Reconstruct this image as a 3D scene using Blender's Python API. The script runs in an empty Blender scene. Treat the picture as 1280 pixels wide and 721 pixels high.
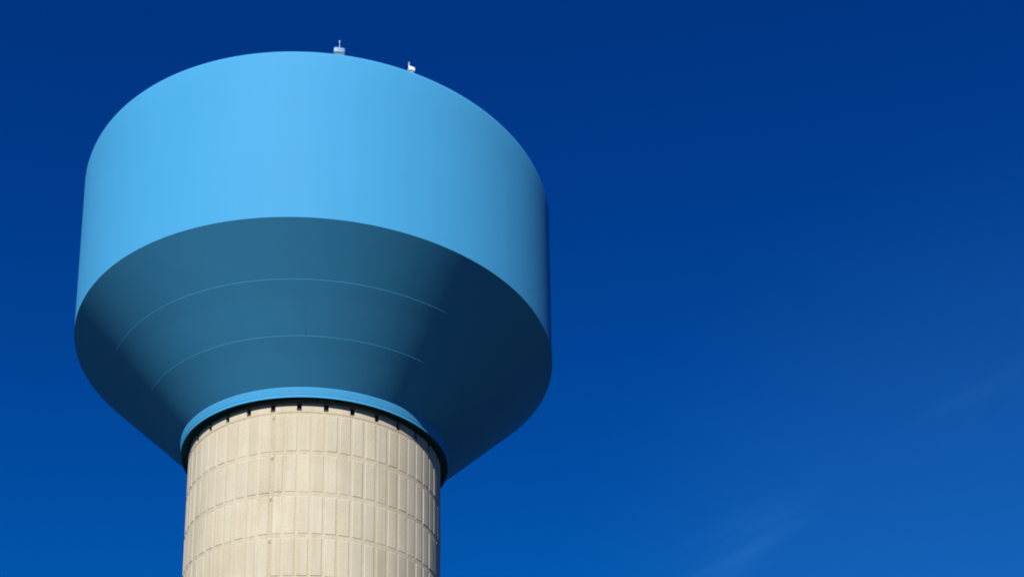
import bpy, bmesh, math, random
from mathutils import Vector, Matrix

random.seed(7)
scene = bpy.context.scene
COL = scene.collection
PI = math.pi
rad = math.radians

VEIL, WISP = 0.042, 0.062   # how much thin cloud there is

# ------------------------------------------------------------------ layout
# Tower axis stands at the origin, ground at z = 0; the camera looks along +y
# from 57 m away.  Azimuths are measured from the side facing the camera (-y),
# positive to the right (+x).
DIST = 57.0
EYE = 1.6
SUN_EL = 30.5
SUN_AZ = -19.0          # sun stands behind the camera, a little to the left

R_TANK, Z_TOP, Z_EDGE = 10.55, 42.55 + EYE, 34.90 + EYE
R_S1, Z_S1 = 8.92, 33.362 + EYE
R_S2, Z_S2 = 7.37, 31.892 + EYE
R_SK, Z_SKT, Z_SKB = 5.895, 30.497 + EYE, 30.095 + EYE
R_SKB = 5.825
R_COL, Z_COL = 5.505, 29.60 + EYE
N_PANEL = 64
JOINT = -7.45


def pt(r, az, z):
    a = rad(az)
    return Vector((r * math.sin(a), -r * math.cos(a), z))


# ------------------------------------------------------------------ helpers
def link_mesh(name, bm, mat, parent=None, smooth=True):
    me = bpy.data.meshes.new(name)
    bm.normal_update()
    bm.to_mesh(me)
    bm.free()
    for p in me.polygons:
        p.use_smooth = smooth
    if mat:
        me.materials.append(mat)
    o = bpy.data.objects.new(name, me)
    COL.objects.link(o)
    if parent:
        o.parent = parent
    return o


def tag(o, label=None, cat=None, group=None, kind=None):
    if label:
        o["label"] = label
    if cat:
        o["category"] = cat
    if group:
        o["group"] = group
    if kind:
        o["kind"] = kind
    return o


def lathe(bm, prof, n=256, az0=0.0):
    """revolve a list of (r, z) around z; r == 0 ends in a pole"""
    rings = []
    for r, z in prof:
        if r <= 1e-6:
            rings.append([bm.verts.new((0, 0, z))])
        else:
            rings.append([bm.verts.new(pt(r, az0 + 360.0 * i / n, z)) for i in range(n)])
    for a, b in zip(rings, rings[1:]):
        for i in range(n):
            j = (i + 1) % n
            if len(a) == 1 and len(b) == 1:
                continue
            if len(a) == 1:
                bm.faces.new((a[0], b[j], b[i]))
            elif len(b) == 1:
                bm.faces.new((a[i], a[j], b[0]))
            else:
                bm.faces.new((a[i], a[j], b[j], b[i]))
    return bm


def torus(bm, R, z, r, n=256, m=8):
    rings = []
    for i in range(n):
        az = 360.0 * i / n
        rings.append([bm.verts.new(pt(R + r * math.cos(2 * PI * k / m), az, z + r * math.sin(2 * PI * k / m)))
                      for k in range(m)])
    for i in range(n):
        j = (i + 1) % n
        for k in range(m):
            l = (k + 1) % m
            bm.faces.new((rings[i][k], rings[j][k], rings[j][l], rings[i][l]))


def tube(bm, pts, r, m=8, r1=None):
    r1 = r if r1 is None else r1
    pts = [Vector(p) for p in pts]
    rings = []
    for i, p in enumerate(pts):
        d = (pts[min(i + 1, len(pts) - 1)] - pts[max(i - 1, 0)]).normalized()
        u = d.orthogonal().normalized()
        v = d.cross(u)
        rr = r + (r1 - r) * i / max(1, len(pts) - 1)
        rings.append([bm.verts.new(p + u * rr * math.cos(2 * PI * k / m) + v * rr * math.sin(2 * PI * k / m))
                      for k in range(m)])
    for a, b in zip(rings, rings[1:]):
        for k in range(m):
            l = (k + 1) % m
            bm.faces.new((a[k], a[l], b[l], b[k]))
    bm.faces.new(rings[0][::-1])
    bm.faces.new(rings[-1])


def box(bm, c, s, bevel=0.0, seg=2):
    r = bmesh.ops.create_cube(bm, size=1.0)
    vs = r["verts"]
    for v in vs:
        v.co = Vector((v.co.x * s[0] + c[0], v.co.y * s[1] + c[1], v.co.z * s[2] + c[2]))
    if bevel:
        es = list({e for v in vs for e in v.link_edges})
        bmesh.ops.bevel(bm, geom=es, offset=bevel, segments=seg, affect="EDGES", profile=0.5)


# ------------------------------------------------------------------ materials
def new_mat(name):
    m = bpy.data.materials.new(name)
    m.use_nodes = True
    nt = m.node_tree
    return m, nt, nt.nodes["Principled BSDF"]


def N(nt, t, **kw):
    n = nt.nodes.new(t)
    for k, v in kw.items():
        setattr(n, k, v)
    return n


def ramp(nt, fac, stops):
    r = N(nt, "ShaderNodeValToRGB")
    while len(r.color_ramp.elements) > 1:
        r.color_ramp.elements.remove(r.color_ramp.elements[0])
    for i, (p, c) in enumerate(stops):
        e = r.color_ramp.elements[0] if i == 0 else r.color_ramp.elements.new(p)
        e.position = p
        e.color = (*c, 1)
    nt.links.new(fac, r.inputs["Fac"])
    return r.outputs["Color"]


def paint(name, col, var=0.030, rough=0.6, streak=0.35):
    """site-sprayed enamel on steel plate: slight fading, run-down streaks, plate waviness"""
    m, nt, b = new_mat(name)
    L = nt.links.new
    tc = N(nt, "ShaderNodeTexCoord")
    big = N(nt, "ShaderNodeTexNoise")
    big.inputs["Scale"].default_value = 0.22
    big.inputs["Detail"].default_value = 4
    L(tc.outputs["Object"], big.inputs["Vector"])
    mp = N(nt, "ShaderNodeMapping")
    mp.inputs["Scale"].default_value = (1.6, 1.6, 0.05)
    L(tc.outputs["Object"], mp.inputs["Vector"])
    st = N(nt, "ShaderNodeTexNoise")
    st.inputs["Scale"].default_value = 1.0
    st.inputs["Detail"].default_value = 5
    L(mp.outputs["Vector"], st.inputs["Vector"])
    mx = N(nt, "ShaderNodeMix", data_type="FLOAT")
    mx.inputs["Factor"].default_value = streak
    L(big.outputs["Fac"], mx.inputs["A"])
    L(st.outputs["Fac"], mx.inputs["B"])
    lo = tuple(c * (1 - var) for c in col)
    hi = tuple(min(1, c * (1 + var)) for c in col)
    c = ramp(nt, mx.outputs["Result"], [(0.3, lo), (0.7, hi)])
    L(c, b.inputs["Base Color"])
    b.inputs["Roughness"].default_value = rough
    b.inputs["Specular IOR Level"].default_value = 0.06
    # plates never lie quite flat
    wv = N(nt, "ShaderNodeTexNoise")
    wv.inputs["Scale"].default_value = 0.45
    wv.inputs["Detail"].default_value = 2
    L(tc.outputs["Object"], wv.inputs["Vector"])
    fine = N(nt, "ShaderNodeTexNoise")
    fine.inputs["Scale"].default_value = 30
    L(tc.outputs["Object"], fine.inputs["Vector"])
    b1 = N(nt, "ShaderNodeBump")
    b1.inputs["Strength"].default_value = 0.14
    b1.inputs["Distance"].default_value = 0.05
    L(wv.outputs["Fac"], b1.inputs["Height"])
    b2 = N(nt, "ShaderNodeBump")
    b2.inputs["Strength"].default_value = 0.12
    b2.inputs["Distance"].default_value = 0.004
    L(fine.outputs["Fac"], b2.inputs["Height"])
    L(b1.outputs["Normal"], b2.inputs["Normal"])
    L(b2.outputs["Normal"], b.inputs["Normal"])
    return m


def concrete(name):
    m, nt, b = new_mat(name)
    L = nt.links.new
    tc = N(nt, "ShaderNodeTexCoord")
    big = N(nt, "ShaderNodeTexNoise")
    big.inputs["Scale"].default_value = 0.55
    big.inputs["Detail"].default_value = 6
    big.inputs["Roughness"].default_value = 0.65
    L(tc.outputs["Object"], big.inputs["Vector"])
    base = ramp(nt, big.outputs["Fac"], [(0.28, (0.400, 0.362, 0.268)), (0.5, (0.430, 0.394, 0.298)), (0.75, (0.452, 0.417, 0.322))])
    # rain streaks
    mp = N(nt, "ShaderNodeMapping")
    mp.inputs["Scale"].default_value = (5, 5, 0.22)
    L(tc.outputs["Object"], mp.inputs["Vector"])
    st = N(nt, "ShaderNodeTexNoise")
    st.inputs["Scale"].default_value = 1
    st.inputs["Detail"].default_value = 6
    L(mp.outputs["Vector"], st.inputs["Vector"])
    sc = ramp(nt, st.outputs["Fac"], [(0.33, (0.86, 0.84, 0.80)), (0.55, (1, 1, 1))])
    m1 = N(nt, "ShaderNodeMix", data_type="RGBA", blend_type="MULTIPLY")
    m1.inputs["Factor"].default_value = 0.55
    L(base, m1.inputs["A"])
    L(sc, m1.inputs["B"])
    # tint of each cast panel and of the joints (stored on the mesh)
    at = N(nt, "ShaderNodeAttribute", attribute_name="cast_tint")
    m2 = N(nt, "ShaderNodeMix", data_type="RGBA", blend_type="MULTIPLY")
    m2.inputs["Factor"].default_value = 1
    L(m1.outputs["Result"], m2.inputs["A"])
    L(at.outputs["Color"], m2.inputs["B"])
    # blow holes and grit
    fn = N(nt, "ShaderNodeTexNoise")
    fn.inputs["Scale"].default_value = 14
    fn.inputs["Detail"].default_value = 8
    fn.inputs["Roughness"].default_value = 0.7
    L(tc.outputs["Object"], fn.inputs["Vector"])
    fc = ramp(nt, fn.outputs["Fac"], [(0.3, (0.80, 0.79, 0.77)), (0.52, (1, 1, 1))])
    m3 = N(nt, "ShaderNodeMix", data_type="RGBA", blend_type="MULTIPLY")
    m3.inputs["Factor"].default_value = 0.7
    L(m2.outputs["Result"], m3.inputs["A"])
    L(fc, m3.inputs["B"])
    L(m3.outputs["Result"], b.inputs["Base Color"])
    b.inputs["Roughness"].default_value = 0.9
    b.inputs["Specular IOR Level"].default_value = 0.2
    bp = N(nt, "ShaderNodeBump")
    bp.inputs["Strength"].default_value = 0.5
    bp.inputs["Distance"].default_value = 0.012
    L(fn.outputs["Fac"], bp.inputs["Height"])
    L(bp.outputs["Normal"], b.inputs["Normal"])
    return m


def plain(name, col, rough=0.6, metal=0.0, var=0.1, scale=6):
    m, nt, b = new_mat(name)
    L = nt.links.new
    tc = N(nt, "ShaderNodeTexCoord")
    n = N(nt, "ShaderNodeTexNoise")
    n.inputs["Scale"].default_value = scale
    n.inputs["Detail"].default_value = 5
    L(tc.outputs["Object"], n.inputs["Vector"])
    c = ramp(nt, n.outputs["Fac"], [(0.3, tuple(x * (1 - var) for x in col)), (0.7, tuple(min(1, x * (1 + var)) for x in col))])
    L(c, b.inputs["Base Color"])
    b.inputs["Roughness"].default_value = rough
    b.inputs["Metallic"].default_value = metal
    return m


TANK_BLUE = (0.043, 0.240, 0.440)
M_TANK = paint("sky_blue_enamel", TANK_BLUE)
M_RING = paint("ring_blue_enamel", TANK_BLUE, var=0.04)
M_CONC = concrete("cast_concrete")
M_VENT = plain("vent_shade_black", (0.012, 0.010, 0.009), 0.8)  # near-black colour stands in for the shade inside the vent notches
M_WHITE = plain("white_paint", (0.62, 0.66, 0.70), 0.5, var=0.04)
M_PALE = plain("pale_blue_paint", (0.15, 0.27, 0.40), 0.4, var=0.05)
M_CURB = plain("curb_shadow_paint", (0.05, 0.10, 0.14), 0.6)  # darkened to draw the shadow gap beneath the vent hood
M_STEEL = plain("galvanised_steel", (0.26, 0.29, 0.40), 0.45, 0.3)

# ------------------------------------------------------------------ ground
mg, nt, b = new_mat("mown_grass")
tc = N(nt, "ShaderNodeTexCoord")
n1 = N(nt, "ShaderNodeTexNoise")
n1.inputs["Scale"].default_value = 0.06
n1.inputs["Detail"].default_value = 8
nt.links.new(tc.outputs["Object"], n1.inputs["Vector"])
nt.links.new(ramp(nt, n1.outputs["Fac"], [(0.3, (0.016, 0.030, 0.008)), (0.55, (0.028, 0.048, 0.013)), (0.8, (0.060, 0.070, 0.024))]),
             b.inputs["Base Color"])
b.inputs["Roughness"].default_value = 0.95
n2 = N(nt, "ShaderNodeTexNoise")
n2.inputs["Scale"].default_value = 25
nt.links.new(tc.outputs["Object"], n2.inputs["Vector"])
bp = N(nt, "ShaderNodeBump")
bp.inputs["Distance"].default_value = 0.05
nt.links.new(n2.outputs["Fac"], bp.inputs["Height"])
nt.links.new(bp.outputs["Normal"], b.inputs["Normal"])
bm = bmesh.new()
lathe(bm, [(4000, 0), (1500, 0), (500, 0), (150, 0), (40, 0), (0, 0)], 96)
bmesh.ops.recalc_face_normals(bm, faces=bm.faces)
g = link_mesh("ground", bm, mg)
tag(g, kind="structure")

# ------------------------------------------------------------------ the water tower
tower = bpy.data.objects.new("water_tower", None)
COL.objects.link(tower)
tag(tower, "huge sky blue steel water tank with a cone bottom on a pale ribbed concrete column", "water tower")

# concrete column: recessed drum + raised cast panels + vent course on top
bm = bmesh.new()
tint = bm.faces.layers.float_color.new("cast_tint")


def quad(vs, c):
    f = bm.faces.new([bm.verts.new(v) for v in vs])
    f[tint] = (*c, 1)
    return f


D = 0.018                       # relief of the panels
R0 = R_COL - D
step = 360.0 / N_PANEL
gw = math.degrees(0.105 / R_COL)     # open groove between panels at the drum
sw = math.degrees(0.030 / R_COL)     # slanted flank
BAND = 1.795
bands = []
z = Z_COL
while z > 0:
    bands.append((max(z - BAND, -0.3), z))
    z -= BAND
for zi, (za, zb) in enumerate(bands):
    band_c = random.uniform(0.965, 1.02)
    for i in range(N_PANEL):
        a0 = JOINT + i * step
        a1 = a0 + step
        major = (i % 16 == 14)          # lift joint that runs full height (one faces the camera at -18.6)
        jit = random.uniform(-0.05, 0.05)
        w = gw * (2.1 if major else random.uniform(0.8, 1.2))
        # drum behind
        gcol = (0.97, 0.95, 0.92) if not major else (0.85, 0.83, 0.79)
        quad([pt(R0, a0 - gw, za), pt(R0, a0 + gw * 1.3, za), pt(R0, a0 + gw * 1.3, zb), pt(R0, a0 - gw, zb)], gcol)
        am = (a0 + gw * 1.3 + a1 - gw) / 2
        k = [pt(R0, a0 + gw * 1.3, za), pt(R0, am, za), pt(R0, a1 - gw, za)]
        k2 = [pt(R0, a0 + gw * 1.3, zb), pt(R0, am, zb), pt(R0, a1 - gw, zb)]
        lc = random.uniform(0.90, 0.97)
        quad([k[0], k[1], k2[1], k2[0]], (lc, lc * 0.985, lc * 0.96))
        quad([k[1], k[2], k2[2], k2[1]], (lc, lc * 0.985, lc * 0.96))
        # panel: outer foot (drum) and inner face
        p0 = a0 + w / 2
        p1 = a1 - gw / 2
        lo = za + 0.10 + random.uniform(-0.012, 0.012)
        hi = zb - 0.085 + random.uniform(-0.01, 0.01)
        dR = random.uniform(-0.006, 0.006)
        q = random.uniform(0.935, 1.03) * band_c
        warm = random.uniform(-0.015, 0.02)
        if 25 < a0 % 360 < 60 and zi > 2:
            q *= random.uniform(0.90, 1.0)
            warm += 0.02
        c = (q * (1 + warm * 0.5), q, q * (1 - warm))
        f0, f1 = p0 + sw, p1 - sw
        fm = (f0 + f1) / 2
        RF = R_COL + dR
        o = {}
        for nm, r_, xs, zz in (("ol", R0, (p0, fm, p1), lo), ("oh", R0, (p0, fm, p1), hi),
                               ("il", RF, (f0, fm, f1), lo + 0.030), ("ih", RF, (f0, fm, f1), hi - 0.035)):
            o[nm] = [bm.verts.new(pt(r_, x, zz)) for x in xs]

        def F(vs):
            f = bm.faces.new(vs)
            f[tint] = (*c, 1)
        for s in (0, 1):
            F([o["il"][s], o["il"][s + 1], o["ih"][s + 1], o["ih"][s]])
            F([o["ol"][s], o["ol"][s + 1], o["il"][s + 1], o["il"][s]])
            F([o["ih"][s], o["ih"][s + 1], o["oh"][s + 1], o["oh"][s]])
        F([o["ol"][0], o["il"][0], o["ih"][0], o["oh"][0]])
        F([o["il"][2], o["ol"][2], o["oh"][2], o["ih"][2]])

# small bolt bosses and a dark tint for recess shade where the tall joints cross the pour lines
for za, zb in bands:
    for i in range(N_PANEL):
        if i % 16 != 14:
            continue
        a = JOINT + i * step + random.uniform(0.1, 0.5)
        for dz, hw, c in ((-0.06, 0.045, (1.12, 1.10, 1.05)), (-0.20, 0.05, (0.62, 0.58, 0.52))):
            d_ = math.degrees(hw / R_COL)
            zz = zb + dz + random.uniform(-0.02, 0.02)
            rr = R0 + 0.012
            f = [pt(rr, a - d_, zz - hw), pt(rr, a + d_, zz - hw), pt(rr, a + d_, zz + hw), pt(rr, a - d_, zz + hw)]
            b_ = [pt(R0 - .005, a - d_, zz - hw), pt(R0 - .005, a + d_, zz - hw), pt(R0 - .005, a + d_, zz + hw), pt(R0 - .005, a - d_, zz + hw)]
            quad(f, c)
            for k in range(4):
                quad([b_[k], b_[(k + 1) % 4], f[(k + 1) % 4], f[k]], c)

# top course: a plain lip, then blocks with an open vent between each pair
ZC0, ZC1, ZC2 = Z_COL, Z_COL + 0.085, Z_SKB - 0.07
nseg = 128
for i in range(nseg):
    a0, a1 = 360 * i / nseg, 360 * (i + 1) / nseg
    cc = (0.95, 0.88, 0.82)
    quad([pt(R0, a0, ZC0), pt(R0, a1, ZC0), pt(R_COL - .002, a1, ZC0 + .03), pt(R_COL - .002, a0, ZC0 + .03)], cc)
    quad([pt(R_COL - .002, a0, ZC0 + .03), pt(R_COL - .002, a1, ZC0 + .03), pt(R_COL - .002, a1, ZC1), pt(R_COL - .002, a0, ZC1)], cc)
    quad([pt(R_COL - .002, a0, ZC1), pt(R_COL - .002, a1, ZC1), pt(5.15, a1, ZC1), pt(5.15, a0, ZC1)], cc)
    quad([pt(5.15, a0, ZC1), pt(5.15, a1, ZC1), pt(5.15, a1, Z_SKB + .3), pt(5.15, a0, Z_SKB + .3)], cc)
N_VENT = 32
vw = math.degrees(0.098 / R_COL)
vstep = 360.0 / N_VENT
vent_az = [JOINT + vstep * i for i in range(N_VENT)]
for a in vent_az:
    q = random.uniform(0.95, 1.02)
    c = (q, q * .985, q * .955)
    xs = [a + vw + (vstep - 2 * vw) * k / 4 for k in range(5)]
    ro, ri = R_COL - 0.003, 5.2
    for k in range(4):
        x0, x1 = xs[k], xs[k + 1]
        quad([pt(ro, x0, ZC1), pt(ro, x1, ZC1), pt(ro, x1, ZC2), pt(ro, x0, ZC2)], c)
        quad([pt(ro, x0, ZC2), pt(ro, x1, ZC2), pt(ri, x1, ZC2), pt(ri, x0, ZC2)], c)
    quad([pt(ri, xs[0], ZC1), pt(ro, xs[0], ZC1), pt(ro, xs[0], ZC2), pt(ri, xs[0], ZC2)], c)
    quad([pt(ro, xs[4], ZC1), pt(ri, xs[4], ZC1), pt(ri, xs[4], ZC2), pt(ro, xs[4], ZC2)], c)
column = link_mesh("concrete_column", bm, M_CONC, tower, smooth=False)

for a in vent_az:  # black block set in each notch to paint its dark interior
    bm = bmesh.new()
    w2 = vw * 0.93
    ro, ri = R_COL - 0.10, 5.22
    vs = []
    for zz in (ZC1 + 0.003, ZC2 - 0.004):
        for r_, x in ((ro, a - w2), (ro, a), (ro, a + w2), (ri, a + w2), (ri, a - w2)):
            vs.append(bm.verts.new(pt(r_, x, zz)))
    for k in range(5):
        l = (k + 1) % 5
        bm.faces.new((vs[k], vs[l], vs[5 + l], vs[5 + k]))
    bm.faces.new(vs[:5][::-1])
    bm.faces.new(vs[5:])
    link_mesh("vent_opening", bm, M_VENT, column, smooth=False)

# steel skirt ring that carries the cone, with a thin lip at its foot
bm = bmesh.new()
lathe(bm, [(R_SK, Z_SKT + 0.03), (R_SK, Z_SKT - 0.02)], 320)
lathe(bm, [(R_SK, Z_SKT - 0.02), (R_SKB + .012, Z_SKB + 0.125)], 320)
lathe(bm, [(R_SKB + .012, Z_SKB + 0.125), (R_SKB - .016, Z_SKB + 0.115)], 320)
lathe(bm, [(R_SKB - .016, Z_SKB + 0.115), (R_SKB - .016, Z_SKB + 0.080)], 320)
lathe(bm, [(R_SKB - .016, Z_SKB + 0.080), (R_SKB + .020, Z_SKB + 0.066)], 320)
lathe(bm, [(R_SKB + .020, Z_SKB + 0.066), (R_SKB + .020, Z_SKB + 0.002)], 320)
lathe(bm, [(R_SKB + .020, Z_SKB + 0.002), (R_SKB - .012, Z_SKB + 0.002)], 320)
lathe(bm, [(R_SKB - .012, Z_SKB + 0.002), (R_SK - .045, Z_SKT - 0.05), (5.0, Z_SKT - 0.05)], 320)   # open behind: deep shade
bmesh.ops.recalc_face_normals(bm, faces=bm.faces)
skirt = link_mesh("skirt_ring", bm, M_RING, tower)

# conical bottom in three plate courses
bm = bmesh.new()


def lerp(a, b, t):
    return a + (b - a) * t


prof = []
pts_ = [(R_TANK, Z_EDGE), (R_S1, Z_S1), (R_S2, Z_S2), (R_SK - 0.02, Z_SKT)]
for (ra, za), (rb, zb) in zip(pts_, pts_[1:]):
    for k in range(6):
        prof.append((lerp(ra, rb, k / 6), lerp(za, zb, k / 6)))
prof.append(pts_[-1])
lathe(bm, prof, 320)
bmesh.ops.recalc_face_normals(bm, faces=bm.faces)
cone = link_mesh("tank_cone", bm, M_TANK, tower)
for R, Z, RN, ZN in ((R_S1, Z_S1, R_S2, Z_S2), (R_S2, Z_S2, R_SK - 0.02, Z_SKT)):
    bm = bmesh.new()
    sl_ = math.atan2(Z - ZN, R - RN)
    lathe(bm, [(R - 0.004, Z), (R + 0.002, Z + 0.003)], 320)
    lathe(bm, [(R + 0.002, Z + 0.003), (R + 0.002, Z - 0.007)], 320)
    lathe(bm, [(R + 0.002, Z - 0.007), (R - 0.9 * math.cos(sl_), Z + 0.003 - 0.9 * math.sin(sl_))], 320)
    bmesh.ops.recalc_face_normals(bm, faces=bm.faces)
    link_mesh("weld_seam", bm, M_TANK, cone)
for az in (-4.0, 172.0):
    bm = bmesh.new()
    tube(bm, [pt(lerp(R_S1, R_S2, k / 6), az, lerp(Z_S1, Z_S2, k / 6)) for k in range(7)], 0.005, 8)
    link_mesh("weld_seam", bm, M_TANK, cone)

# cylinder wall with rounded top knuckle
bm = bmesh.new()
KR = 0.30
prof = [(R_TANK, Z_EDGE + (Z_TOP - KR - Z_EDGE) * k / 8) for k in range(9)]
for k in range(1, 9):
    a = rad(80) * k / 8
    prof.append((R_TANK - KR + KR * math.cos(a), Z_TOP - KR + KR * math.sin(a)))
lathe(bm, prof, 360)
bmesh.ops.recalc_face_normals(bm, faces=bm.faces)
wall = link_mesh("tank_wall", bm, M_TANK, tower)
r_end, z_end = prof[-1]
bm = bmesh.new()
prof = []
for k in range(0, 13):
    t = k / 12
    r_ = r_end * (1 - t)
    prof.append((r_ if k < 12 else 0, z_end + 1.7 * (1 - (r_ / r_end) ** 2)))
lathe(bm, prof, 256)
bmesh.ops.recalc_face_normals(bm, faces=bm.faces)
roof = link_mesh("tank_roof", bm, M_TANK, tower)


def roof_z(r):
    return z_end + 1.7 * (1 - (r / r_end) ** 2)


# ------------------------------------------------------------------ things on the roof edge
def roof_thing(name, az, r, label, cat):
    o = bpy.data.objects.new(name, None)
    COL.objects.link(o)
    o.location = pt(r, az, roof_z(r))
    o.rotation_euler = (0, 0, rad(az))
    return tag(o, label, cat)


v = roof_thing("roof_vent", 3.0, 10.15, "pale blue rounded roof vent with a thin mast on top, at the tank's top edge", "roof vent")
bm = bmesh.new()
box(bm, (0, 0, 0.215), (0.46, 0.40, 0.28), 0.08, 4)
link_mesh("hood", bm, M_PALE, v)
bm = bmesh.new()
box(bm, (0, 0, 0.03), (0.40, 0.34, 0.12), 0.01, 1)
link_mesh("curb", bm, M_CURB, v, smooth=False)
bm = bmesh.new()
tube(bm, [(0.01, 0, 0.33), (0.01, 0, 0.70)], 0.020, 10, 0.018)
tube(bm, [(0.01, 0, 0.69), (0.01, 0, 0.71), (0.01, 0, 0.79), (0.01, 0, 0.805)], 0.034, 10, 0.030)
link_mesh("mast", bm, M_STEEL, v)

a = roof_thing("roof_antenna", 19.4, 10.22, "small white roof box with a short upright post at its left side", "antenna")
bm = bmesh.new()
box(bm, (0.04, 0, 0.215), (0.26, 0.24, 0.20), 0.045, 3)
link_mesh("housing", bm, M_WHITE, a)
bm = bmesh.new()
box(bm, (0.04, 0, 0.05), (0.18, 0.18, 0.14), 0.01, 1)
link_mesh("bracket", bm, M_STEEL, a, smooth=False)
bm = bmesh.new()
tube(bm, [(-0.065, 0, 0.10), (-0.065, 0, 0.4), (-0.065, 0, 0.55)], 0.036, 12)
link_mesh("post", bm, M_STEEL, a)

# ------------------------------------------------------------------ sky, sun
w = bpy.data.worlds.new("World")
scene.world = w
w.use_nodes = True
nt = w.node_tree
L = nt.links.new
bg = nt.nodes["Background"]
sky = N(nt, "ShaderNodeTexSky", sky_type="NISHITA")
sky.sun_disc = False
sky.sun_elevation = rad(SUN_EL)
# direction from the tower towards the sun
sd = Vector((math.sin(rad(SUN_AZ)) * math.cos(rad(SUN_EL)), -math.cos(rad(SUN_AZ)) * math.cos(rad(SUN_EL)), math.sin(rad(SUN_EL))))
sky.sun_rotation = math.atan2(sd.x, sd.y)
sky.altitude = 300
sky.air_density = 1.0
sky.dust_density = 0.1
sky.ozone_density = 4.0
# the photograph's deep polarised blue: each channel of the sky gets its own contrast
sep = N(nt, "ShaderNodeSeparateColor")
L(sky.outputs["Color"], sep.inputs["Color"])
comb = N(nt, "ShaderNodeCombineColor")
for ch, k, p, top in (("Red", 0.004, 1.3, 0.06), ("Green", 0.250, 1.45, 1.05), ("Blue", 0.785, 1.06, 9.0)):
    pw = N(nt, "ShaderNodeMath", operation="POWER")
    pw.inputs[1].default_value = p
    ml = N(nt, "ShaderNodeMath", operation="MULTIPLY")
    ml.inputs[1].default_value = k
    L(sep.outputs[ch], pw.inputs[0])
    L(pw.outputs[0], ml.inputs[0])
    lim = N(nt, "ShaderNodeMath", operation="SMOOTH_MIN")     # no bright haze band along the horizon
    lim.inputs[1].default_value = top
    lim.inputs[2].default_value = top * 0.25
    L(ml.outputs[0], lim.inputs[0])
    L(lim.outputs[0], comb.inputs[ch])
# thin cirrus: soft wisps combed along one direction in the lower right of the view,
# over a faint veil; all of it placed by compass direction and height in the sky
geo = N(nt, "ShaderNodeTexCoord")


def sky_dir(az, el):
    return (math.sin(rad(az)) * math.cos(rad(el)), math.cos(rad(az)) * math.cos(rad(el)), math.sin(rad(el)))


def lobe(az, el, inner, outer):
    d = N(nt, "ShaderNodeVectorMath", operation="DOT_PRODUCT")
    L(geo.outputs["Generated"], d.inputs[0])
    d.inputs[1].default_value = sky_dir(az, el)
    m_ = N(nt, "ShaderNodeMapRange", interpolation_type="SMOOTHSTEP")
    m_.inputs["From Min"].default_value = math.cos(rad(outer))
    m_.inputs["From Max"].default_value = math.cos(rad(inner))
    L(d.outputs["Value"], m_.inputs["Value"])
    return m_.outputs["Result"]


def mul(a_, b_):
    n_ = N(nt, "ShaderNodeMath", operation="MULTIPLY")
    for i_, x_ in enumerate((a_, b_)):
        if isinstance(x_, (int, float)):
            n_.inputs[i_].default_value = x_
        else:
            L(x_, n_.inputs[i_])
    return n_.outputs[0]


def add(a_, b_):
    n_ = N(nt, "ShaderNodeMath", operation="ADD")
    L(a_, n_.inputs[0])
    L(b_, n_.inputs[1])
    return n_.outputs[0]


# one long combed streak climbing to the right, broken into two soft patches
A_, B_ = Vector(sky_dir(16.5, 23.2)), Vector(sky_dir(30.8, 29.2))
NRM = A_.cross(B_).normalized()
TAN = (B_ - A_).normalized()


def along(v_):
    d = N(nt, "ShaderNodeVectorMath", operation="DOT_PRODUCT")
    L(geo.outputs["Generated"], d.inputs[0])
    d.inputs[1].default_value = v_
    return d.outputs["Value"]


def bump1(val, centre, half):
    """1 at centre, 0 at centre +- half"""
    n_ = N(nt, "ShaderNodeMath", operation="SUBTRACT")
    L(val, n_.inputs[0])
    n_.inputs[1].default_value = centre
    ab = N(nt, "ShaderNodeMath", operation="ABSOLUTE")
    L(n_.outputs[0], ab.inputs[0])
    m_ = N(nt, "ShaderNodeMapRange", interpolation_type="SMOOTHSTEP")
    m_.inputs["From Min"].default_value = half
    m_.inputs["From Max"].default_value = 0
    L(ab.outputs[0], m_.inputs["Value"])
    return m_.outputs["Result"]


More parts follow.
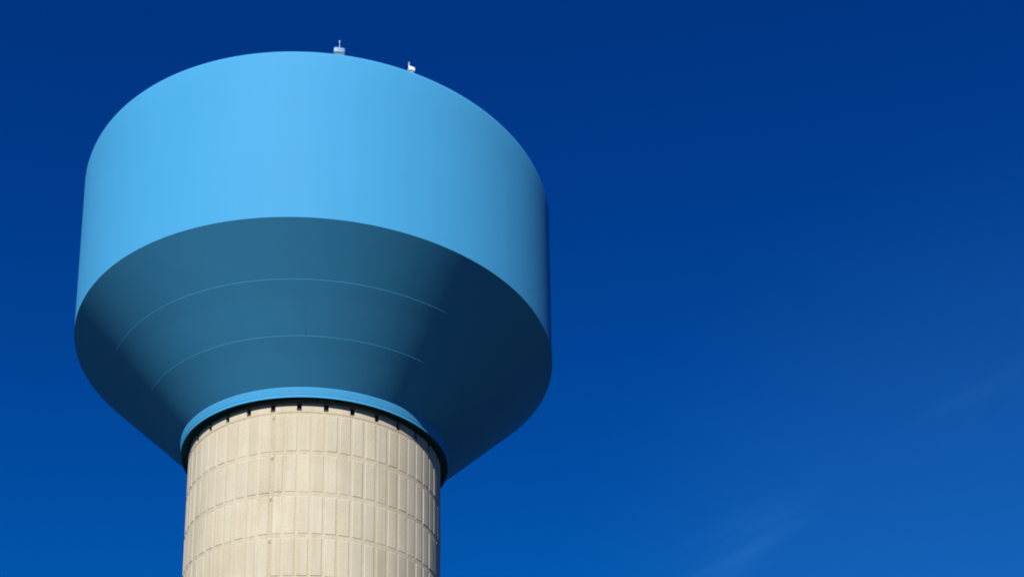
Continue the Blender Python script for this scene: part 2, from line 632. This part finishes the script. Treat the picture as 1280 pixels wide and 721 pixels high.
tv, nv = along(TAN), along(NRM)
cv = N(nt, "ShaderNodeCombineXYZ")
L(mul(tv, 9.0), cv.inputs[0])
L(mul(nv, 45.0), cv.inputs[1])
wn = N(nt, "ShaderNodeTexNoise")
wn.inputs["Scale"].default_value = 1.0
wn.inputs["Detail"].default_value = 5
wn.inputs["Roughness"].default_value = 0.45
wn.inputs["Distortion"].default_value = 0.5
L(cv.outputs[0], wn.inputs["Vector"])
wr = N(nt, "ShaderNodeMapRange", interpolation_type="SMOOTHSTEP")
wr.inputs["From Min"].default_value = 0.30
wr.inputs["From Max"].default_value = 0.75
L(wn.outputs["Fac"], wr.inputs["Value"])
ta, tb = Vector(sky_dir(18.9, 24.4)).dot(TAN), Vector(sky_dir(29.0, 28.3)).dot(TAN)
patch = add(mul(bump1(tv, ta, 0.085), bump1(nv, -0.004, 0.034)), mul(mul(bump1(tv, tb, 0.070), bump1(nv, 0.0, 0.022)), 0.75))
wisp = mul(wr.outputs["Result"], patch)
veil = mul(lobe(31, 18, 0, 21), VEIL)
cl = add(mul(wisp, WISP), veil)
cmix = N(nt, "ShaderNodeMix", data_type="RGBA")
cmix.inputs["B"].default_value = (1.2, 4.6, 9.4, 1)
L(cl, cmix.inputs["Factor"])
L(comb.outputs["Color"], cmix.inputs["A"])
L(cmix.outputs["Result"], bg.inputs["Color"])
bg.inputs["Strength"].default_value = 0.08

sl = bpy.data.lights.new("sun", "SUN")
sl.energy = 5.0
sl.angle = rad(0.53)
sl.color = (1.0, 0.955, 0.87)
so = bpy.data.objects.new("sun", sl)
COL.objects.link(so)
so.rotation_euler = sd.to_track_quat("Z", "Y").to_euler()
so.location = sd * 200

# ------------------------------------------------------------------ camera
cam = bpy.data.cameras.new("camera")
co = bpy.data.objects.new("camera", cam)
COL.objects.link(co)
cam.sensor_width = 36
cam.lens = 1758.04 / 1280 * 36
cam.shift_x = 18.77 / 1280
cam.shift_y = 645.5 / 1280
cam.clip_end = 9000
pitch, roll, yaw = 0.25270, -0.01084, 0.13814
fw = Vector((math.sin(yaw) * math.cos(pitch), math.cos(yaw) * math.cos(pitch), math.sin(pitch)))
rt = Vector((math.cos(yaw), -math.sin(yaw), 0))
up = rt.cross(fw)
r2 = math.cos(roll) * rt + math.sin(roll) * up
u2 = -math.sin(roll) * rt + math.cos(roll) * up
M = Matrix((r2, u2, -fw)).transposed().to_4x4()
M.translation = Vector((0, -DIST, EYE))
co.matrix_world = M
scene.camera = co

scene.view_settings.view_transform = "Standard"
scene.view_settings.look = "None"
scene.view_settings.gamma = 1
scene.view_settings.exposure = 0.5
scene.view_settings.use_curve_mapping = False
scene.cycles.pixel_filter_type = "BLACKMAN_HARRIS"
scene.cycles.filter_width = 1.9
